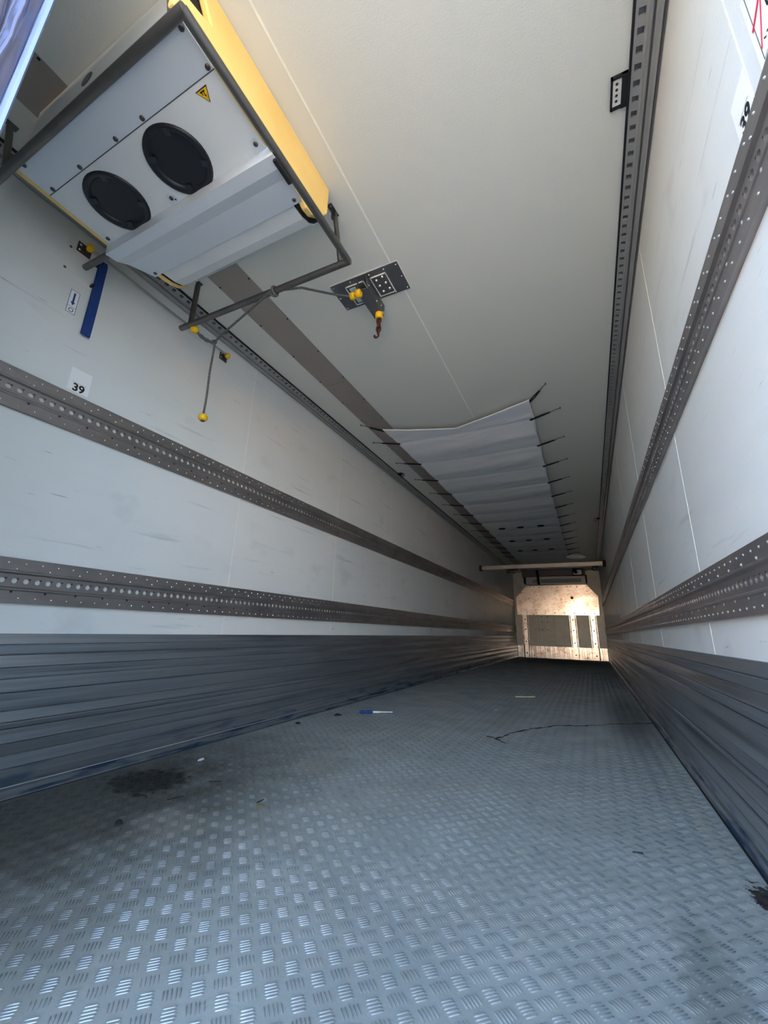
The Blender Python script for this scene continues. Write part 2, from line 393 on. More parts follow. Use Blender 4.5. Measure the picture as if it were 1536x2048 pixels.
# ------------------------------------------------------------------ load rails
def rail(s, zc, label, first):
    t = Thing('load_rail', (s*X,YI,zc), label, 'rail', 'perforated load rails along the side walls')
    def q(d, z, y): return (s*(X-d), y, zc+z)
    prof = [(0,-.088),(.015,-.088),(.015,-.040),(.0185,-.036),(.0185,-.031),(.010,-.0245)]
    prof2 = [(.010,.0245),(.0185,.031),(.0185,.036),(.015,.040),(.015,.088),(0,.088)]
    mb = MB()
    for pr in (prof, prof2):
        for a, b in zip(pr[:-1], pr[1:]): mb.quad(q(a[0],a[1],YI),q(b[0],b[1],YI),q(b[0],b[1],Y1),q(a[0],a[1],Y1))
    pitch = .0395; hr = .0112; n = 12; c = .875-pitch*16
    mb.quad(q(.010,-.0245,YI),q(.010,.0245,YI),q(.010,.0245,c-pitch/2),q(.010,-.0245,c-pitch/2))
    hb = MB()
    while c < 12.0:
        vs = []
        for k in range(n):
            a = 2*PI*(k+.5)/n; vs.append((hr*math.cos(a), hr*math.sin(a)))
        ot = []
        for (u, v) in vs:
            sc = min((pitch/2)/abs(u), .0245/abs(v)); ot.append((u*sc, v*sc))
        # snap the four diagonal points onto the corners
        for qd in ((1,1),(-1,1),(-1,-1),(1,-1)):
            i = min(range(n), key=lambda i: abs(ot[i][0]-qd[0]*pitch/2)+abs(ot[i][1]-qd[1]*.0245)); ot[i] = (qd[0]*pitch/2, qd[1]*.0245)
        V = [q(.010,v,c+u) for u,v in vs]+[q(.010,v,c+u) for u,v in ot]+[q(.0005,v,c+u) for u,v in vs]
        F = [(k,(k+1)%n,(k+1)%n+n,k+n) for k in range(n)]+[(k,(k+1)%n,(k+1)%n+2*n,k+2*n) for k in range(n)]
        mb.add(V, F); c += pitch
    mb.quad(q(.010,-.0245,c-pitch/2),q(.010,.0245,c-pitch/2),q(.010,.0245,Y1),q(.010,-.0245,Y1))
    t.part(mb, 'rail_profile', m_rail, fix=False)
    t.part(MB().box(*sorted((s*(X-.0010),s*(X-.0004))),YI,Y1,zc-.022,zc+.022), 'hole_backing', m_back)
    nt_ = MB(); c = .875-pitch*16
    while c < 8:
        nt_.add([q(.0103,.004,c+.0095),q(.0103,.0085,c+.0135),q(.0103,.0115,c+.0120),q(.0103,.0095,c+.0060)], [(0,1,2,3)]); c += pitch
    t.part(nt_, 'dark_notches', m_dark, fix=False, kind='stuff')
    rv = MB(); dk = MB()
    def dome(mb, y, z, r, h, n=6):
        vs = [q(.015,z+r*math.sin(2*PI*k/n),y+r*math.cos(2*PI*k/n)) for k in range(n)]
        vs += [q(.015+h,z+.55*r*math.sin(2*PI*k/n),y+.55*r*math.cos(2*PI*k/n)) for k in range(n)]
        mb.add(vs, [(k,(k+1)%n,n+(k+1)%n,n+k) for k in range(n)]+[tuple(range(n,2*n))], True)
    y = .858-.0585*11
    while y < 12.5:
        dome(rv, y, .068, .0042, .0025); dome(rv, y+.002, -.068, .0042, .0025); y += .0585
    y = .831-.117*5
    while y < 12.5:
        dome(rv, y, .046, .0048, .003); dome(dk if s < 0 else rv, y, -.043, .0055, .0015); y += .117
    t.part(rv, 'rivets', m_rivet, kind='stuff')
    if dk.v: t.part(dk, 'dark_holes', m_dark, kind='stuff')
rail(-1, .798+.004, 'lower perforated steel load rail along the left wall above the aluminium planks', 1)
rail(-1, 1.574, 'upper perforated steel load rail along the left wall under the 39 label', 0)
rail(1, .798+.004, 'lower perforated steel load rail along the right wall above the aluminium planks', 0)
rail(1, 1.574, 'upper perforated steel load rail along the right wall under the 39 label', 0)

# ------------------------------------------------------------------ bulkhead
w = Thing('wall_back', (0,Y1,0), 'grey-green front bulkhead at the far end of the trailer', kind='structure')
w.part(MB().box(-X-.05,X+.05,Y1+.006,Y1+.09,-.1,H+.06), 'wall_core', m_dark)
for a, b in ((-X,-.56),(-.556,-.12),(-.116,.30),(.304,X)):
    w.part(MB().box(a,b,Y1,Y1+.006,0,H), 'wall_panel', m_wallb)
for x in (-.46,-.30):
    for z in (1.18,1.02,.80):
        w.part(MB().lathe((x,Y1,z),(0,-1,0),[(.014,0),(.012,.002),(0,.003)],8), 'screw', m_dark)
t = Thing('bulkhead_plate', (0,Y1,1.24), 'large scuffed aluminium plate with cut upper corners on the far wall', 'plate')
t.part(MB().prism([(-1.150,1.241),(1.116,1.241),(1.130,1.77),(.86,2.115),(-.84,2.115),(-1.162,1.76)], Y1-.045, Y1-.035, 1), 'plate', m_gold)
t.part(MB().prism([(-1.150,1.232),(1.116,1.232),(1.116,1.262),(-1.150,1.262)], Y1-.055, Y1-.045, 1), 'bottom_flange', m_gold)
t.part(MB().prism([(.40,1.70),(.47,1.70),(.47,1.77),(.40,1.77)], Y1-.047, Y1-.045, 1), 'red_label', m_redd)['label'] = 'small dark red square label'
rr = random.Random(3)
for i in range(16):
    x = -1.0+i*.133; t.part(MB().lathe((x,Y1-.045,1.29 if i%2 else 2.06),(0,-1,0),[(.014,0),(.01,.005),(0,.006)],8), 'rivet', m_screw)
# spacers so that the plate stands off the wall
for x in (-1.0,0,1.0): t.part(MB().box(x-.02,x+.02,Y1-.035,Y1,1.3,1.7), 'spacer', m_plate)
for (a, b, lb) in ((-1.03,-.85,'left'),(.305,.49,'middle'),(.835,1.02,'right')):
    r = Thing('air_channel', ((a+b)/2,Y1,0), f'vertical scuffed aluminium channel below the far plate, {lb} one of three', 'channel', 'aluminium channels on the far wall')
    r.part(MB().prism([(a,Y1-.012),(a+.012,Y1-.012),(a+.035,Y1-.032),(b-.035,Y1-.032),(b-.012,Y1-.012),(b,Y1-.012),(b,Y1-.001),(a,Y1-.001)], .002, 1.232, 2), 'channel', m_gold)
    for z in (.12,.45,.8,1.1):
        r.part(MB().lathe(((a+b)/2,Y1-.032,z),(0,-1,0),[(.02,0),(.016,.006),(0,.008)],8), 'rivet', m_screw)
r = Thing('trim_4', (0,Y1,0), 'ribbed aluminium kick strip along the foot of the far wall', kind='structure')
pts = []; x = -1.215; hi = False
while x < 1.2:
    yv = Y1-.012 if not hi else Y1-.030
    pts += [(x+.008,yv),(min(x+.085 if not hi else x+.045,1.215),yv)]; x = pts[-1][0]; hi = not hi
mb = MB()
for a, b in zip(pts[:-1], pts[1:]): mb.quad((a[0],a[1],0),(b[0],b[1],0),(b[0],b[1],.33),(a[0],a[1],.33))
for a, b in zip(pts[:-1], pts[1:]): mb.quad((a[0],a[1],.33),(b[0],b[1],.33),(b[0],Y1-.001,.335),(a[0],Y1-.001,.335))
r.part(mb, 'ribbed_sheet', m_gold, fix=False)

# front refrigeration unit
t = Thing('front_evaporator', (0,Y1,H), 'white cooling unit with a grille above the far aluminium plate', 'cooler')
t.part(MB().prism([(Y1-.30,2.13),(Y1-.34,2.30),(Y1-.34,2.34),(Y1-.02,2.34),(Y1-.02,2.13)], -.80, .84, 0), 'grille_body', m_white)
g = MB()
for i in range(34):
    x = -.60+i*.0395
    if i in (5,): continue
    for j in range(3): g.prism([(Y1-.310-.0235*j*.4,2.165+.036*j),(Y1-.314-.0235*j*.4,2.165+.036*j),(Y1-.322-.0235*j*.4,2.190+.036*j),(Y1-.316-.0235*j*.4,2.190+.036*j)], x, x+.024, 0)
t.part(g, 'grille_slots', m_dark, kind='stuff')
t.part(MB().box(-.90,.86,Y1-.42,Y1-.02,2.345,H-.002,.01), 'upper_housing', m_evd)
t.part(MB().tube([(-.45,Y1-.45,H-.02),(-.44,Y1-.44,2.4),(-.43,Y1-.40,2.2),(-.43,Y1-.33,2.12)], .035, 10), 'hose', m_blackm)
for x in (-.84,.87):
    t.part(MB().box(x-.02,x+.02,Y1-.40,Y1-.02,2.15,2.36,.004), 'bracket', m_blackm)
t.part(MB().box(.52,.80,Y1-.46,Y1-.425,2.33,2.53,.004), 'notice_frame', m_blackm)
t.part(MB().box(.55,.77,Y1-.465,Y1-.46,2.36,2.50), 'notice_sheet', m_paper)
t.part(MB().tube([(.56,Y1-.5,2.53),(.60,Y1-.5,2.45),(.64,Y1-.5,2.40)], [.05,.05,.035], 8), 'strap_end', m_blackm)

# cross bar
t = Thing('load_bar', (0,9.0,2.02), 'grey aluminium cross bar spanning the trailer at the far end', 'bar')
t.part(MB().prism([(8.95,1.985),(8.96,1.975),(9.04,1.975),(9.05,1.985),(9.05,2.055),(9.04,2.065),(8.96,2.065),(8.95,2.055)], -1.17, 1.17, 0), 'beam', m_corn)
for s in (-1,1):
    t.part(MB().box(*sorted((s*1.17,s*1.2285)),8.94,9.06,1.965,2.075,.006), 'end_cap', m_blackm)
    xh = -.62 if s < 0 else 1.02
    hp = t.part(MB().box(xh-.03,xh+.20 if s<0 else xh+.08,8.96,9.04,1.957,1.976), 'hook_plate', m_blackm)
    t.part(MB().tube(arc((xh,9.0,1.93),.035,PI*.6,PI*2.3,12,(0,2)), .009, 8), 'hook', m_blackm, hp)

# ------------------------------------------------------------------ rear evaporator
E = Thing('ceiling_evaporator', (-.49,.74,H), 'white cooling unit with two black fans and yellow sides under the near ceiling', 'cooler')
Zp = 2.270
E.part(MB().box(-.93,-.030,.372,.4895,Zp,Zp+.003,.001), 'cover_panel', m_whiteb)
# fan panel with two round openings
fans = ((-.706,.621),(-.350,.621)); FR = .110
mb = MB(); n = 40
for (cx, cy), (xa, xb) in zip(fans, ((-.93,-.528),(-.528,-.030))):
    ya, yb = .4925, .760
    ins = []; out = []
    for k in range(n):
        a = 2*PI*(k+.5)/n; u, v = math.cos(a), math.sin(a); ins.append((cx+FR*u, cy+FR*v))
        tx = (xb-cx)/u if u > 0 else (xa-cx)/u; ty = (yb-cy)/v if v > 0 else (ya-cy)/v
        tt = min(tx, ty); out.append([cx+tt*u, cy+tt*v])
    for c in ((xa,ya),(xa,yb),(xb,ya),(xb,yb)):
        i = min(range(n), key=lambda i: (out[i][0]-c[0])**2+(out[i][1]-c[1])**2); out[i] = list(c)
    mb.add([(x,y,Zp) for x,y in ins]+[(x,y,Zp) for x,y in out]+[(x,y,Zp+.004) for x,y in ins],
           [(k,(k+1)%n,(k+1)%n+n,k+n) for k in range(n)]+[(k,(k+1)%n,(k+1)%n+2*n,k+2*n) for k in range(n)])
E.part(mb, 'fan_panel', m_white, fix=False)
E.part(MB().box(-.93,-.030,.4897,.4922,Zp-.0004,Zp+.002), 'panel_joint', m_evd)
for i, (cx, cy) in enumerate(fans):
    ring = MB().lathe((cx,cy,Zp), (0,0,1), [(.117,.001),(.1165,-.006),(.108,-.008),(.096,-.005),(.088,.004),(.086,.030),(.086,.075),(.0,.076)], 40)
    fo = E.part(ring, 'fan', m_black, fix=False)
    g = MB()
    for j in range(8):
        r = .022+.0085*j; g.tube(arc((cx,cy,Zp+.004+.0015*(7-j)),r,0,2*PI,36,(0,1)), .0013, 5, cap=False)
    for k in range(4):
        a = k*PI/2+.5; g.tube([(cx+.012*math.cos(a),cy+.012*math.sin(a),Zp+.008),(cx+.084*math.cos(a),cy+.084*math.sin(a),Zp+.003)], .0018, 5)
        a2 = a; c_, s_ = math.cos(a2), math.sin(a2)
        g.add([(cx+.080*c_-.011*s_,cy+.080*s_+.011*c_,Zp-.004),(cx+.080*c_+.011*s_,cy+.080*s_-.011*c_,Zp-.004),(cx+.106*c_+.011*s_,cy+.106*s_-.011*c_,Zp-.0085),(cx+.106*c_-.011*s_,cy+.106*s_+.011*c_,Zp-.0085)], [(0,1,2,3)])
    E.part(g, 'guard', m_guard, fo, fix=False)
    E.part(MB().lathe((cx,cy,Zp+.012),(0,0,1),[(0,0),(.02,.0),(.022,.006),(.022,.04)],20), 'hub', m_black, fo)
    for k in range(6):
        a = k*PI/3; b = MB(); v = []
        for rr_, tw in ((.022,.02),(.05,.028),(.080,.032)):
            for sg in (-1,1):
                aa = a+sg*tw/rr_*.55; v.append((cx+rr_*math.cos(aa), cy+rr_*math.sin(aa), Zp+.036+sg*.010))
        b.add(v, [(0,1,3,2),(2,3,5,4)]); E.part(b, 'blade', m_black, fo, fix=False)
# air deflector with tapered ends
dy = [(.7215,2.269),(.727,2.225),(.772,2.2245),(.818,2.244),(.925,2.264)]
xl = [-.945,-.950,-.941,-.927,-.899]; xr = [-.02,.0,.002,-.010,-.027]
mb = MB(); V = []
for (y, z), a, b in zip(dy, xl, xr): V += [(a,y,z),(b,y,z),(a,y+.0005,z+.0022),(b,y+.0005,z+.0022)]
F = []
for i in range(4):
    o = i*4; F += [(o,o+1,o+5,o+4),(o+2,o+6,o+7,o+3),(o,o+4,o+6,o+2),(o+1,o+3,o+7,o+5)]
F += [(0,2,3,1),(16,17,19,18)]
mb.add(V, F); E.part(mb, 'air_deflector', m_whiteb, fix=False)
def casing(x0, x1, off, name, m):
    pr = [(.385,2.278),(.92,2.278),(1.0,2.288),(1.045,2.306),(1.075,2.336),(1.093,2.380),(1.10,2.44),(1.10,H-.001),(.385,H-.001)]
    c = (.75,2.42); pr = [(c[0]+(y-c[0])*(1+off/.36), c[1]+(z-c[1])*(1+off/.14)) for y, z in pr]
    pr = [(y, min(z,H-.001)) for y, z in pr]
    return MB().prism(pr, x0, x1, 0)
E.part(casing(-.862,-.080,0,'',0), 'casing', m_white)
E.part(casing(-.882,-.058,-.006,'',0), 'dark_gap', m_blackm)
E.part(casing(-.900,-.882,.001,'',0), 'yellow_end', m_yel)
E.part(MB().prism([(.385,2.276),(.728,2.276),(.728,2.33),(.385,2.33)], -.955, -.9305, 0), 'yellow_side', m_yel)
# right hand yellow side moulding, notched near end, slanted far end
pr = [(.345,2.288),(.93,2.288),(.96,2.275),(1.00,2.283),(1.055,2.335),(1.093,2.395),(1.096,2.405),(1.096,H-.001),(.42,H-.001),(.40,2.50),(.455,2.415),(.42,2.395),(.365,2.375),(.345,2.35)]
ys = E.part(MB().prism(pr, -.056, -.031, 0), 'yellow_side', m_yel)
md = ys.modifiers.new('b','BEVEL'); md.width = .006; md.segments = 3; md.limit_method = 'ANGLE'
E.part(MB().tube([(-.033,.78,2.315),(-.033,1.05,2.375),(-.033,1.07,2.43),(-.033,1.04,2.42)], .0016, 6), 'moulded_ridge', m_yel, ys)
E.part(MB().lathe((-.034,.86,2.33),(1,0,0),[(.02,0),(.018,.003),(0,.003)],16), 'drain_hole', m_blackm, ys)
E.part(MB().box(-.89,-.060,.378,.385,2.275,H-.002), 'end_panel', m_white)
E.part(MB().lathe((-.55,.378,2.452),(0,-1,0),[(.030,0),(.028,.002),(.022,.003),(0,.001)],20), 'plug', m_evd)
E.part(MB().box(-.012,.004,.74,.83,2.215,2.24,.003), 'rivet_bracket', m_blackm)
for (x, y) in ((-.044,.487),(-.349,.487),(-.492,.487),(-.706,.487),(-.890,.489),(-.890,.395),(-.044,.395)):
    s_ = E.part(MB().lathe((x,y-.008,Zp-.0005),(0,0,-1),[(.0085,0),(.008,.003),(.004,.004),(0,.0035)],12), 'screw', m_screw)
for (x, y) in ((-.055,.697),(-.492,.700),(-.905,.702)):
    E.part(MB().prism([(x-.028,.722),(x-.012,.682),(x+.012,.682),(x+.028,.722)], Zp-.003, Zp-.0008, 2), 'mounting_tab', m_whiteb)
    E.part(MB().lathe((x,y,Zp-.003),(0,0,-1),[(.0085,0),(.008,.003),(.004,.004),(0,.0035)],12), 'screw', m_screw)
for (x, y) in ((-.875,.908),(-.05,.905)):
    E.part(MB().lathe((x,y,2.261),(0,0,-1),[(.008,0),(.0075,.003),(0,.004)],12), 'screw', m_screw)
wt = E.part(MB().prism([(-.130,.507),(-.082,.506),(-.105,.545)], Zp-.0016, Zp-.0006, 2), 'warning_label', m_ink)
wt['label'] = 'small yellow warning triangle with a black symbol'
E.part(MB().prism([(-.1262,.5095),(-.0860,.5088),(-.1052,.5412)], Zp-.0022, Zp-.0014, 2), 'yellow_face', m_ycap, wt)
sy = MB()
for poly in ([(-.116,.512),(-.098,.512),(-.098,.5155),(-.116,.5155)], [(-.1125,.5155),(-.1095,.5155),(-.1095,.522),(-.1125,.522)],
             [(-.104,.5155),(-.101,.5155),(-.104,.524),(-.100,.524),(-.106,.534),(-.1035,.526),(-.1075,.526)]):
    sy.prism(poly, Zp-.0027, Zp-.0020, 2)
E.part(sy, 'symbol', m_ink, wt)
E.part(MB().prism([(-.486,.708),(-.476,.708),(-.481,.716)], Zp-.0038, Zp-.003, 2), 'mark', m_ink)

# ------------------------------------------------------------------ tube guard round the evaporator
G = Thing('tube_guard', (-.5,.8,H), 'grey steel tube frame hung around the cooling unit with two fans', 'frame')
tr = .0155; Zt = 2.25
NR = (.000,.360,Zt); FRr = (.008,1.226,Zt)
G.part(MB().tube([NR,FRr], tr, 14), 'long_tube', m_tube)
G.part(MB().tube([(.006,.360,Zt),(-1.10,.366,Zt)], tr, 14), 'cross_tube', m_tube)
G.part(MB().tube([(.016,1.226,Zt),(-1.075,1.212,Zt)], tr, 14), 'cross_tube', m_tube)
G.part(MB().tube([(-.70,.750,Zt-.003),(-1.14,.742,Zt)], .0135, 14), 'cross_tube', m_tube)
G.part(MB().tube([(-.035,1.222,Zt+.01),(-.062,1.195,2.515)], .0115, 12), 'hanger', m_tube)
G.part(MB().tube([(-1.0,1.213,Zt+.01),(-1.0,1.213,2.515)], .0145, 12), 'hanger', m_tube)
G.part(MB().tube([(-.047,.361,Zt+.01),(-.12,.362,2.515)], .0115, 12), 'hanger', m_tube)
G.part(MB().tube([(-.965,.364,Zt+.01),(-1.04,.350,2.515)], .0115, 12), 'hanger', m_tube)
for (x, y) in ((-.066,1.190),(-1.0,1.213),(-.125,.362),(-1.045,.350)):
    ft = G.part(MB().box(x-.013,x+.013,y-.045,y+.022,H-.004,H-.0005), 'hanger_foot', m_tube)
    G.part(MB().box(x-.012,x+.012,y-.006,y+.006,H-.035,H-.003), 'hanger_lug', m_tube)
    G.part(MB().lathe((x,y-.032,H-.004),(0,0,-1),[(.008,0),(.007,.005),(0,.006)],8), 'bolt', m_screw, ft)

# ------------------------------------------------------------------ ceiling plate with pulley block
P = Thing('pulley_plate', (-.116,1.648,H), 'grey bolted ceiling plate with yellow rope guides and a block', 'plate')
x0, x1, y0, y1 = -.325, .095, 1.550, 1.744
P.part(MB().box(x0-.004,x1+.004,y0-.004,y1+.002,H-.0015,H-.0002), 'sealant_edge', m_bead)
P.part(MB().box(x0,x1,y0,y1,H-.006,H-.0015,.001), 'base_plate', m_plate)
for (a, b) in ((-.245,-.125),(-.085,.012)):
    mb = MB()
    for bx in ((a,b,1.585,1.589),(a,b,1.722,1.726),(a,a+.004,1.585,1.726),(b-.004,b,1.585,1.726)): mb.box(bx[0],bx[1],bx[2],bx[3],H-.012,H-.006)
    P.part(mb, 'sealant_square', m_bead)
    P.part(MB().box(a+.006,b-.006,1.591,1.720,H-.011,H-.006,.001), 'pad', m_evd)
for (x, y) in ((-.068,1.612),(-.028,1.602),(-.066,1.652),(-.026,1.645),(-.063,1.695),(-.022,1.690)):
    P.part(MB().lathe((x+.012,y,H-.011),(0,0,-1),[(.008,0),(.007,.005),(.003,.008),(0,.008)],10), 'bolt', m_rivet)
for (x, y) in ((.082,1.566),(.082,1.647),(.082,1.730),(.01,1.566),(-.08,1.566),(-.2,1.566),(-.312,1.566),(-.312,1.647),(-.312,1.730),(-.22,1.733),(.01,1.733),(-.09,1.733)):
    P.part(MB().lathe((x,y,H-.006),(0,0,-1),[(.0045,0),(.003,.003),(0,.003)],8), 'rivet', m_rivet)
P.part(MB().box(-.225,-.185,1.60,1.71,H-.0135,H-.011), 'worn_label', m_whiteb)
br = MB().prism([(1.565,H-.006),(1.80,H-.006),(1.80,H-.05),(1.765,H-.078),(1.60,H-.078)], -.100, -.096, 0)
br.box(-.160,-.098,1.575,1.80,H-.080,H-.076); br.prism([(1.565,H-.006),(1.80,H-.006),(1.80,H-.05),(1.765,H-.078),(1.60,H-.078)], -.160, -.157, 0)
P.part(br, 'block', m_plate)
for (a, z) in ((1.60,2.50),(1.70,2.48),(1.76,2.50)):
    P.part(MB().lathe((-.096,a,z),(1,0,0),[(.005,0),(.004,.003),(0,.003)],8), 'rivet', m_rivet)
P.part(MB().lathe((-.170,1.585,2.455),(1,0,-.1),[(.014,0),(.023,.005),(.023,.030),(.014,.036)],18), 'rope_guide', m_ycap)
P.part(MB().lathe((-.208,1.590,2.458),(1,0,-.1),[(.012,0),(.020,.005),(.020,.026),(.012,.032)],18), 'rope_guide', m_ycap)
P.part(MB().lathe((-.118,1.775,2.462),(0,0,-1),[(.014,-.012),(.023,-.004),(.023,.026),(.015,.034)],18), 'rope_guide', m_ycap)

# hanging rusty chain
hk = Thing('rusty_chain', (-.118,1.775,2.43), 'short rusty brown chain with a hook hanging from the ceiling plate', 'chain')
z = 2.428
for i in range(3):
    c = (-.118,1.775,z-.016); pl_ = (0,2) if i % 2 == 0 else (1,2); pts = []
    for k in range(17):
        a = 2*PI*k/16; pnt = [c[0],c[1],c[2]]; pnt[pl_[0]] += .010*math.cos(a); pnt[2] += .020*math.sin(a); pts.append(tuple(pnt))
    hk.part(MB().tube(pts, .0072, 8, cap=False), 'link', m_rust); z -= .029
hk.part(MB().tube([(-.118,1.775,z+.008),(-.118,1.775,z-.018)]+arc((-.130,1.775,z-.030),.014,PI*.35,-PI*1.1,10,(0,2)), .0062, 8), 'hook', m_rust)

# ------------------------------------------------------------------ pull rope
RP = Thing('pull_rope', (-.418,1.222,2.25), 'grey flecked rope looped over the tube frame with yellow balls on its ends', 'rope')
K = Vector((-.925,1.325,2.195))
lp = [(-.418+.0195*math.cos(a)*.25+.010*math.sin(a/2), 1.222+.0200*math.cos(a), 2.25+.0200*math.sin(a)) for a in [x*.35 for x in range(-6,18)]]
RP.part(MB().tube([(-.206,1.590,2.458),(-.27,1.49,2.415),(-.34,1.33,2.34),(-.395,1.245,2.27)], .0060, 8), 'rope', m_rope)
RP.part(MB().tube(lp, .0064, 8), 'loop', m_rope)
RP.part(MB().tube([(-.425,1.205,2.235),(-.55,1.235,2.225),(-.72,1.275,2.215),(-.85,1.305,2.205),tuple(K)], .0060, 8), 'rope', m_rope)
ba = Vector((-.992,1.236,2.236))
for ph in (0,PI):
    pts = []
    for i in range(25):
        q_ = i/24; c = ba.lerp(K, q_); c.z -= .035*math.sin(q_*PI)*.6; a = q_*12+ph
        pts.append((c.x+.006*math.cos(a), c.y+.004, c.z+.006*math.sin(a)))
    RP.part(MB().tube(pts, .0055, 8), 'twisted_rope', m_rope)
RP.part(MB().lathe(ba+Vector((0,0,-.018)), (0,0,1), [(.010,-.004),(.018,.0),(.022,.010),(.022,.020),(.016,.030),(.006,.034)], 18), 'yellow_ball', m_ycap)
RP.part(MB().lathe(K+Vector((0,0,-.012)), (0,0,1), [(0,0),(.010,.004),(.012,.012),(.008,.022),(0,.026)], 12), 'knot', m_rope)
B = Vector((-.925,1.330,1.703))
pts = [K.lerp(B+Vector((0,0,.02)), i/10)+Vector((.0012*math.sin(i*1.1),.0012*math.cos(i*.8),0)) for i in range(11)]
RP.part(MB().tube(pts, .0058, 8), 'hanging_rope', m_rope)
RP.part(MB().lathe(B, (0,0,1), [(0,-.003),(.012,-.003),(.013,-.004),(.021,.002),(.0245,.012),(.0235,.024),(.016,.033),(.008,.036)], 20), 'yellow_ball', m_ycap)
RP.part(MB().lathe(B, (0,0,-1), [(.011,.002),(.0105,.006),(0,.004)], 14), 'rope_stopper', m_rope)

# ------------------------------------------------------------------ things on the left wall
RD = Thing('wall_rod', (-X,.762,2.41), 'thin grey rod with yellow end knobs along the top of the left wall', 'rod')
RD.part(MB().tube([(-1.198,.765,2.414),(-1.198,1.640,2.407)], .006, 10), 'rod', m_corn)
for y, z in ((.762,2.414),(1.646,2.407)):
    sg = 1 if y < 1 else -1
    bk = RD.part(MB().box(-X,-1.226,y-.040,y+.022,z-.035,z+.022,.001), 'bracket', m_screw)
    RD.part(MB().box(-1.228,-1.190,y-.004,y+.004,z-.014,z+.012,.001), 'bracket_arm', m_screw)
    for dy_, dz_ in ((-.028,-.02),(-.028,.008)):
        RD.part(MB().lathe((-1.226,y+dy_,z+dz_),(1,0,0),[(.006,0),(.004,.003),(0,.003)],8), 'bolt', m_rivet, bk)
    RD.part(MB().lathe((-1.198,y-.014*sg,z),(0,sg,0),[(.008,0),(.017,.005),(.020,.014),(.017,.024),(.008,.029)],18), 'yellow_knob', m_ycap)
BS = Thing('blue_strap', (-X,.845,2.42), 'flat dark blue webbing strap hanging on the left wall beside the arrow sticker', 'strap')
def ribbon(pts, w, th, wdir):
    mb = MB(); V = []; wdir = Vector(wdir)
    for i, q_ in enumerate(pts):
        a = Vector(pts[max(i-1,0)]); b = Vector(pts[min(i+1,len(pts)-1)]); tn = (b-a).normalized(); nn = tn.cross(wdir).normalized(); q_ = Vector(q_)
        for s1, s2 in ((-1,-1),(1,-1),(1,1),(-1,1)): V.append(q_+wdir*w/2*s1+nn*th/2*s2)
    F = []
    for i in range(len(pts)-1):
        o = i*4
        for k in range(4): F.append((o+k,o+(k+1)%4,o+4+(k+1)%4,o+4+k))
    F += [(0,1,2,3)[::-1], tuple(range(len(V)-4,len(V)))]
    mb.add(V, F); return mb
BS.part(ribbon([(-1.225,.842,2.42),(-1.224,.843,2.35),(-1.221,.843,2.25),(-1.219,.843,2.12),(-1.218,.843,2.02),(-1.217,.843,1.972)], .040, .003, (0,1,.02)), 'webbing', m_blue)
BS.part(ribbon([(-1.216,.842,2.40),(-1.215,.843,2.30),(-1.212,.843,2.22),(-1.210,.843,2.11),(-1.209,.843,2.02),(-1.210,.843,1.974),(-1.215,.843,1.969)], .038, .003, (0,1,.02)), 'webbing_fold', m_blue)
for z in (2.37,2.245):
    BS.part(MB().box(-X,-1.205,.812,.822,z-.006,z+.006,.001), 'clip', m_black)
CP = Thing('cover_plate', (-X,.80,2.31), 'thin white square cover plate screwed to the upper left wall', 'plate')
CP.part(MB().box(-X,-1.2285,.694,.935,2.247,2.39), 'plate', m_wall)
for (y, z) in ((.700,2.375),(.700,2.254),(.85,2.254)):
    CP.part(MB().lathe((-1.2285,y,z),(1,0,0),[(.0065,0),(.005,.003),(0,.004)],8), 'screw', m_screw)

def plane_on(s, yc, zc, w, h, d, rot=0):
    """rect facing into the room on wall side s; u runs so that text reads correctly"""
    pass
def text_mesh(txt, size, name, m, thing, loc, s, rot=0., d=.0006):
    c = bpy.data.curves.new(name, 'FONT'); c.body = txt; c.size = size; c.align_x = 'CENTER'; c.align_y = 'CENTER'; c.extrude = .0003; c.offset = size*.032
    o = bpy.data.objects.new(name, c); COL.objects.link(o)
    dg = bpy.context.evaluated_depsgraph_get(); me = bpy.data.meshes.new_from_object(o.evaluated_get(dg)); COL.objects.unlink(o); bpy.data.objects.remove(o)
    # text plane xy -> wall: x axis goes +Y on the left wall, -Y on the right wall; y axis -> Z
    xa = Vector((0,1,0)) if s < 0 else Vector((0,-1,0)); ya = Vector((0,0,1)); za = Vector((1,0,0)) if s < 0 else Vector((-1,0,0))
    c_, s_ = math.cos(rot), math.sin(rot); xa2 = xa*c_+ya*s_; ya2 = ya*c_-xa*s_
    mx = Matrix((xa2.to_tuple()+(loc[0],), ya2.to_tuple()+(loc[1],), za.to_tuple()+(loc[2],), (0,0,0,1)))
    mx = Matrix(((xa2.x,ya2.x,za.x,loc[0]),(xa2.y,ya2.y,za.y,loc[1]),(xa2.z,ya2.z,za.z,loc[2]),(0,0,0,1)))
    me.transform(Matrix.Translation(-thing.loc) @ mx); me.name = name; me.materials.clear(); me.materials.append(m)
    ob = bpy.data.objects.new(name, me); COL.objects.link(ob); ob.parent = thing.o; return ob
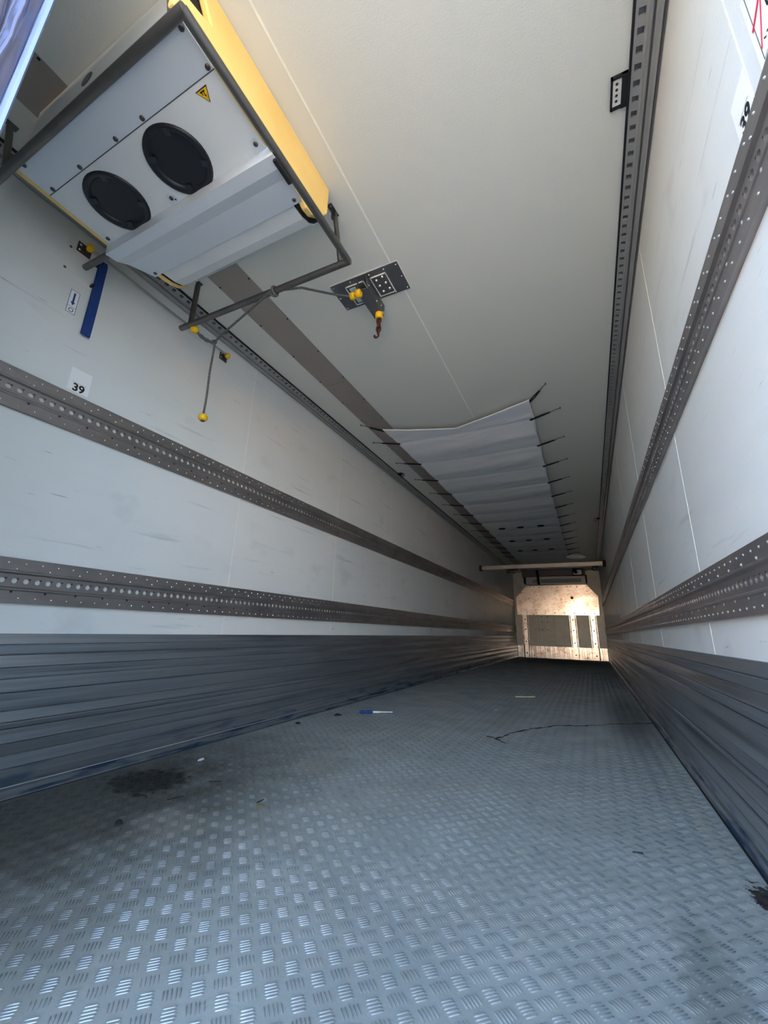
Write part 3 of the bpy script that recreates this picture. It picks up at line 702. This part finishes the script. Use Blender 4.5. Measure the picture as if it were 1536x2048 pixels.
# arrow sticker
A = Thing('arrow_sticker', (-X,.767,2.11), 'white sticker with a blue downward arrow above a circle on the left wall', 'sticker')
a0, a1, b0, b1 = .748, .787, 2.047, 2.170
A.part(MB().box(-X,-1.2296,a0,a1,b0,b1), 'backing', m_bluei)
A.part(MB().box(-1.2297,-1.2293,a0+.002,a1-.002,b0+.002,b0+.033), 'panel', m_paper)
A.part(MB().box(-1.2297,-1.2293,a0+.002,a1-.002,b0+.035,b1-.002), 'panel', m_paper)
A.part(MB().prism([(.7635,2.158),(.7715,2.158),(.7715,2.108),(.7775,2.108),(.7675,2.090),(.7575,2.108),(.7635,2.108)], -1.2295, -1.2289, 0), 'arrow', m_bluei)
A.part(MB().tube(arc((-1.2290,.7675,2.064),.009,0,2*PI,20,(1,2)), .0015, 6, cap=False), 'circle', m_bluei)
for s, yc, zc, rot, lb in ((-1,.8795,1.741,0,'white number label 39 on the left wall above the upper rail'), (1,.858,1.745,0,'white number label 39 on the right wall above the upper rail')):
    L_ = Thing('number_label', (s*X,yc,zc), lb, 'label', 'number labels on the walls')
    L_.part(MB().box(*sorted((s*X,s*1.2294)),yc-.045,yc+.045,zc-.057,zc+.057), 'paper', m_paper)
    text_mesh('39', .052, 'number', m_ink, L_, (s*1.2292,yc,zc-.037), s)
    L_.part(MB().box(*sorted((s*1.2295,s*1.2290)),yc-.028,yc+.030,zc-.0125,zc-.0118), 'printed_line', m_ink)
# crossed-out sign on the right wall
S = Thing('prohibition_sign', (X,.70,1.80), 'white sign with red crossing strokes at the right photo edge', 'sign')
S.part(MB().box(1.2292,X,.560,.768,1.690,1.90), 'board', m_paper)
S.part(MB().box(1.2288,1.2293,.570,.752,1.7015,1.7025), 'frame_line', m_evd)
S.part(MB().box(1.2288,1.2293,.750,.752,1.7015,1.89), 'frame_line', m_evd)
def stroke(p, q_, w, nm, m):
    p = Vector(p); q_ = Vector(q_); dd = (q_-p).normalized(); nn = Vector((-dd.y,dd.x))*w/2
    S.part(MB().prism([tuple(p+nn),tuple(p-nn),tuple(q_-nn),tuple(q_+nn)], 1.2282, 1.2288, 0), nm, m)
stroke((.757,1.792),(.650,1.840), .008, 'red_stroke', m_red)
stroke((.748,1.727),(.690,1.845), .004, 'red_stroke', m_red)
oc = [(.722,1.835),(.700,1.800),(.700,1.762),(.668,1.735),(.63,1.735)]
for a, b in zip(oc[:-1], oc[1:]): stroke(a, b, .005, 'black_outline', m_ink)
for i in range(5): stroke((.735-.012*i,1.732-.003*(i%2)),(.728-.012*i,1.725), .002, 'small_print', m_ink)

# ------------------------------------------------------------------ latch on the right of the ceiling
Q = Thing('ceiling_latch', (1.112,1.24,H), 'black latch frame with a rusty pale insert on the ceiling beside right corner rail', 'latch')
mb = MB().box(1.084,1.090,1.186,1.290,H-.014,H); mb.box(1.084,1.136,1.186,1.193,H-.014,H); mb.box(1.084,1.136,1.283,1.290,H-.014,H); mb.box(1.118,1.137,1.186,1.290,H-.018,H)
Q.part(mb, 'frame', m_blackm)
Q.part(MB().box(1.090,1.118,1.197,1.280,H-.008,H), 'insert', m_bead)
for i in range(4): Q.part(MB().lathe((1.103,1.21+i*.018,H-.008),(0,0,-1),[(.0045,0),(.0045,.0015),(0,.001)],8), 'rust_spot', m_rust)
for k, (x, y, lb) in enumerate(((-1.12,4.35,'small black ring clip at the left corner rail beside the white canvas'),(1.125,7.4,'small black clip at the right corner rail towards the far end'))):
    t = Thing('rail_clip', (x,y,H-.03), lb, 'clip')
    t.part(MB().box(x-.02,x+.03,y-.02,y+.03,H-.022,H-.001,.003), 'body', m_blackm)
    sg = 1 if k == 0 else -1
    t.part(MB().tube(arc((x+.04*sg,y,H-.03),.022,0,2*PI,14,(0,2)), .005, 6, cap=False), 'ring', m_blackm)

# ------------------------------------------------------------------ canvas and its cords
hooks = [3.52+.585*i for i in range(13)]
CV = Thing('canvas_sheet', (-.1,3.2,2.5), 'long white canvas sheet stretched under the ceiling with a notched near edge', 'canvas')
nx, ny = 48, 420; ye = 10.95
V = []; F = []
for j in range(ny+1):
    for i in range(nx+1):
        u = i/nx; xl_ = -.785+.075*min(1,(j/ny)*1.2)**.6; xr_ = .572-.022*min(1,(j/ny)*3)
        x = xl_+(xr_-xl_)*u
        yn = 3.165+.235*(1-abs(x+.13)/(.66 if x < -.13 else .70)) ; yn = max(yn, 3.16)
        v = j/ny; y = yn+(ye-yn)*v
        ph = ((y-3.52)/.585) % 1.0
        edge = min(u,1-u)
        sag = -.012*math.sin(ph*PI)**2 - .014*math.sin(u*PI)
        z = 2.508+sag+.0022*math.sin(y*21+x*1.5)*math.exp(-edge*2)+.007*math.exp(-((ph if ph < .5 else ph-1)/.05)**2)*(1-edge)
        z += .0008*math.sin(y*37+x*6+math.sin(x*9))
        if v < .03: z += .003
        xx = x+ (.010*math.sin(ph*PI)*(1 if u < .5 else -1) if edge < .02 else 0)
        V.append((xx,y,z))
for j in range(ny):
    for i in range(nx):
        o = j*(nx+1)+i; F.append((o,o+1,o+nx+2,o+nx+1))
mb = MB().add(V, F, True); cs = CV.part(mb, 'canvas', m_cloth, fix=False)
md = cs.modifiers.new('s','SOLIDIFY'); md.thickness = .002
hem = [V[i] for i in range(nx+1)]
CV.part(MB().tube([(a,b-.002,c+.001) for a,b,c in hem], .005, 6), 'hem', m_cloth)
for r_, y in enumerate((7.39,8.52,9.61)):
    for x in (-.43,-.11,.23):
        CV.part(MB().lathe((x,y,2.478),(0,0,-1),[(.062,0),(.058,.005),(.05,.002),(0,.001)],16), 'air_hole', m_blackm)
CV.part(MB().tube([(.5,10.7,2.47),(.62,10.6,2.47),(.78,10.7,2.46),(.9,10.8,2.47)], [.02,.08,.06,.02], 10), 'crumpled_end', m_cloth)
def cord(a, b, side, k):
    a = Vector(a); b = Vector(b)
    ordn = ['nearest','second','third','fourth','fifth','sixth','seventh','eighth','ninth','tenth','eleventh','twelfth','thirteenth','fourteenth'][k]
    t = Thing('elastic_cord', tuple(b), f'{ordn} black elastic cord from the near end on the {side} edge of the white canvas', 'cord', 'elastic cords holding the canvas')
    dd = b-a; nn = Vector((-dd.y,dd.x,0)).normalized()*.009
    m1 = a+dd*.62
    t.part(MB().tube([a-dd*.04,a+nn*.6,a+dd*.3+nn,m1+nn*.4,a+dd*.66], .0058, 6), 'cord_loop', m_blackm)
    t.part(MB().tube([a-dd*.04,a-nn*.6,a+dd*.3-nn,m1-nn*.4,a+dd*.66], .0058, 6), 'cord_loop', m_blackm)
    t.part(MB().tube([a+dd*.62,a+dd*.85+Vector((0,0,.004)),b], [.005,.0035,.003], 6), 'hook_wire', m_plate)
    t.part(MB().lathe(a+Vector((0,0,-.004)),(0,0,-1),[(.011,0),(.011,.003),(.004,.004),(0,.002)],12), 'eyelet', m_blackm)
    t.part(MB().lathe(b+Vector((0,0,0)),(0,0,1),[(.006,-.004),(.006,H-b.z)],8), 'anchor', m_plate)
cord((-.765,3.225,2.505),(-.955,3.06,2.53),'left',0); cord((.556,3.215,2.505),(.702,3.035,2.53),'right',0)
for k, y in enumerate(hooks):
    xe = -.770+.06*min(1,(y-3.2)/6)**.6
    cord((xe,y,2.505),(-1.02,y-.075,2.53),'left',k+1); cord((.536,y,2.505),(.782,y-.06,2.53),'right',k+1)

# ------------------------------------------------------------------ closed left rear door, its rubber sealed edge shows top left
D = Thing('door_1', (-.62,.10,.005), 'closed left rear door with a glossy lilac grey rubber sealed edge', kind='structure')
D.part(MB().box(-1.215,-.030,.052,.138,.012,H-.012,.004), 'door_leaf', m_wall)
prof = [(-.030,.048),(-.012,.050),(-.004,.058),(-.003,.066),(-.010,.072),(-.011,.078),(-.004,.084),(-.002,.092),(-.006,.098),(-.013,.102),(-.013,.107),(-.004,.112),(-.002,.116),(-.006,.120),(-.010,.126),(-.009,.134),(-.016,.140),(-.030,.141)]
V = []; F = []; nz = 110; n_ = len(prof)
for j in range(nz+1):
    z = .02+(H-.04)*j/nz
    for k, (x, y) in enumerate(prof):
        w_ = (.0022*math.sin(z*23+k)+.0016*math.sin(z*61+k*.7)+(.004*math.exp(-((z-1.66)/.03)**2))) if 0 < k < n_-2 else 0
        V.append((x+w_*.7, y+w_*.5*(1 if k in (2,3,7,8,11,12) else .2), z))
for j in range(nz):
    for k in range(n_-1): o = j*n_+k; F.append((o,o+1,o+n_+1,o+n_))
D.part(MB().add(V, F, True), 'rubber_seal', m_curt, fix=False)
sd = D.part(MB().prism([(-.030,.136),(-.006,.137),(.000,.141),(.001,.146),(-.004,.149),(-.030,.149)], .012, H-.012, 2), 'seal_rim', m_curte)
sd['label'] = 'pale shiny rim of the seal'

# ------------------------------------------------------------------ things lying on the floor
T = Thing('screwdriver', (-.81,3.265,.0), 'small screwdriver with blue handle and white shaft lying on the floor', 'tool')
a = Vector((-.918,3.191,.012)); b = Vector((-.694,3.345,.010)); dd = (b-a)
T.part(MB().lathe(a, dd, [(.004,0),(.011,.006),(.012,.03),(.009,.05),(.012,.08),(.009,.105),(.005,.11)], 10), 'handle', m_blue)
T.part(MB().lathe(a+dd.normalized()*.108, dd, [(.008,0),(.0085,.05),(.005,.06),(.0045,.150),(.006,.158),(.001,.165)], 8), 'shaft', m_paper)
T = Thing('wood_splinter', (.12,4.98,0), 'pale wood splinter lying on the floor in the far middle', 'splinter')
T.part(MB().prism([(.035,4.93),(.12,4.955),(.225,5.045),(.15,5.02),(.20,5.075),(.09,5.01)], .0015, .010, 2), 'splinter', m_wood)
T = Thing('dark_cord', (.7,3.6,0), 'thin dark jagged cord lying across the right half of the floor', 'cord')
cr = [(1.205,4.165),(1.05,4.03),(.895,3.915),(.79,3.79),(.72,3.74),(.656,3.68),(.60,3.66),(.522,3.607),(.45,3.48),(.372,3.376),(.33,3.27),(.27,3.154),(.25,3.05),(.215,2.955),(.245,2.92),(.298,2.845)]
pts = []
for q0, q1 in zip(cr[:-1], cr[1:]):
    for i in range(4):
        f = i/4; pts.append((q0[0]+(q1[0]-q0[0])*f+random.uniform(-.008,.008), q0[1]+(q1[1]-q0[1])*f+random.uniform(-.008,.008), .0035))
T.part(MB().tube(pts, [random.uniform(.0012,.0042) for _ in pts], 5), 'cord', m_cordb)
T.part(MB().tube([(.215,2.955,.0035),(.19,2.98,.0035),(.15,2.985,.0035)], .0025, 5), 'side_strand', m_dirt)
def lump(name, x, y, r, h, m, label, cat, group=None, seed=0, sx=1.):
    rd = random.Random(seed); n = 9; ang = rd.uniform(0,PI)
    vs = []
    for (rr_, hh) in ((1,0),(.85,.6),(.4,1)):
        for k in range(n):
            a = 2*PI*k/n; q_ = rr_*r*rd.uniform(.7,1.15); u_, v_ = q_*math.cos(a)*sx, q_*math.sin(a)
            vs.append((x+u_*math.cos(ang)-v_*math.sin(ang), y+u_*math.sin(ang)+v_*math.cos(ang), .001+hh*h))
    f = [(i*n+k,i*n+(k+1)%n,(i+1)*n+(k+1)%n,(i+1)*n+k) for i in range(2) for k in range(n)]+[tuple(range(2*n,3*n))]
    o = MB().add(vs, f, True).build(name, m); c = Vector((x,y,0)); o.data.transform(Matrix.Translation(-c)); o.location = c
    return tag(o, label, cat, group)
lump('black_nut', -.67,1.075,.012,.010,m_dirt,'small round black lump on the near left floor','lump',seed=1)
lump('dry_leaf', -.36,1.42,.013,.003,m_leaf,'small dry leaf scrap on the middle of the floor','leaf',seed=2,sx=1.6)
tw = MB().tube([(-.39,1.435,.002),(-.37,1.43,.012),(-.352,1.425,.022)], .0022, 5).build('twig', m_dirt); tag(tw, 'tiny dark twig standing on the dry leaf scrap', 'twig')
lump('paper_scrap', .012,4.0,.012,.004,m_paper,'tiny white paper scrap on the floor right of the screwdriver','scrap',seed=4,sx=2)
lump('paper_scrap', -1.0,1.70,.012,.004,m_paper,'tiny white paper scrap on the floor near left kick plate','scrap',seed=5,sx=2.2)
lump('dirt_clod', -1.10,2.62,.020,.010,m_dirt,'dark brown dirt clod on the floor beside the left kick plate','clod',seed=6)
lump('dirt_clod', -1.02,3.02,.018,.012,m_dirt,'dark dirt clod with a thin stalk left of the screwdriver','clod',seed=8,sx=1.8)
cm = MB()
for i in range(46):
    x = -.95+random.gauss(0,.09); y = 1.38+random.gauss(0,.07); r_ = random.uniform(.003,.011); n = 6
    if abs(x) > 1.18: continue
    vs = [(x+r_*math.cos(2*PI*k/n)*random.uniform(.6,1.3), y+r_*math.sin(2*PI*k/n)*random.uniform(.6,1.3), .0008) for k in range(n)]
    vs += [(x,y,.001+r_*.35)]; cm.add(vs, [(k,(k+1)%n,n) for k in range(n)])
c_ = cm.build('dirt_crumbs', m_dirt); tag(c_, 'scatter of black dirt crumbs on the near left floor', 'dirt', kind='stuff')
for i, (x, y, an, l) in enumerate(((-.86,1.25,.3,.06),(-.70,1.28,1.2,.06),(-.72,1.5,.6,.05),(.88,1.73,.2,.03))):
    o = MB().tube([(x,y,.003),(x+l*.5*math.cos(an),y+l*.5*math.sin(an),.0035),(x+l*math.cos(an),y+l*math.sin(an),.003)], .0018, 5).build('bristle', m_dirt)
    tag(o, ['thin dark bristle on the floor below the black crumbs','thin dark bristle on the floor right of the black crumbs','thin dark bristle on the floor above and right of black crumbs','short dark bristle on the floor near the right kick plate'][i], 'bristle')

# ------------------------------------------------------------------ the yard behind the open doors
yd = MB().box(-60,60,-60,40,-1.45,-1.35).build('ground', m_mem); tag(yd, 'pale concrete yard outside the open rear doors', kind='structure')
hs = Thing('bounce_facade', (0,-32,-1.35), 'long pale orange facade, unseen, added across the yard to bounce warm light into the trailer', 'building')  # unseen facade added to throw warm sunlight into the trailer
hs.part(MB().box(-40,40,-44,-32,-1.35,4.2), 'wall', m_fac)
hs.part(MB().box(-40.4,40.4,-44.4,-31.7,4.2,4.5), 'roof', m_evd)
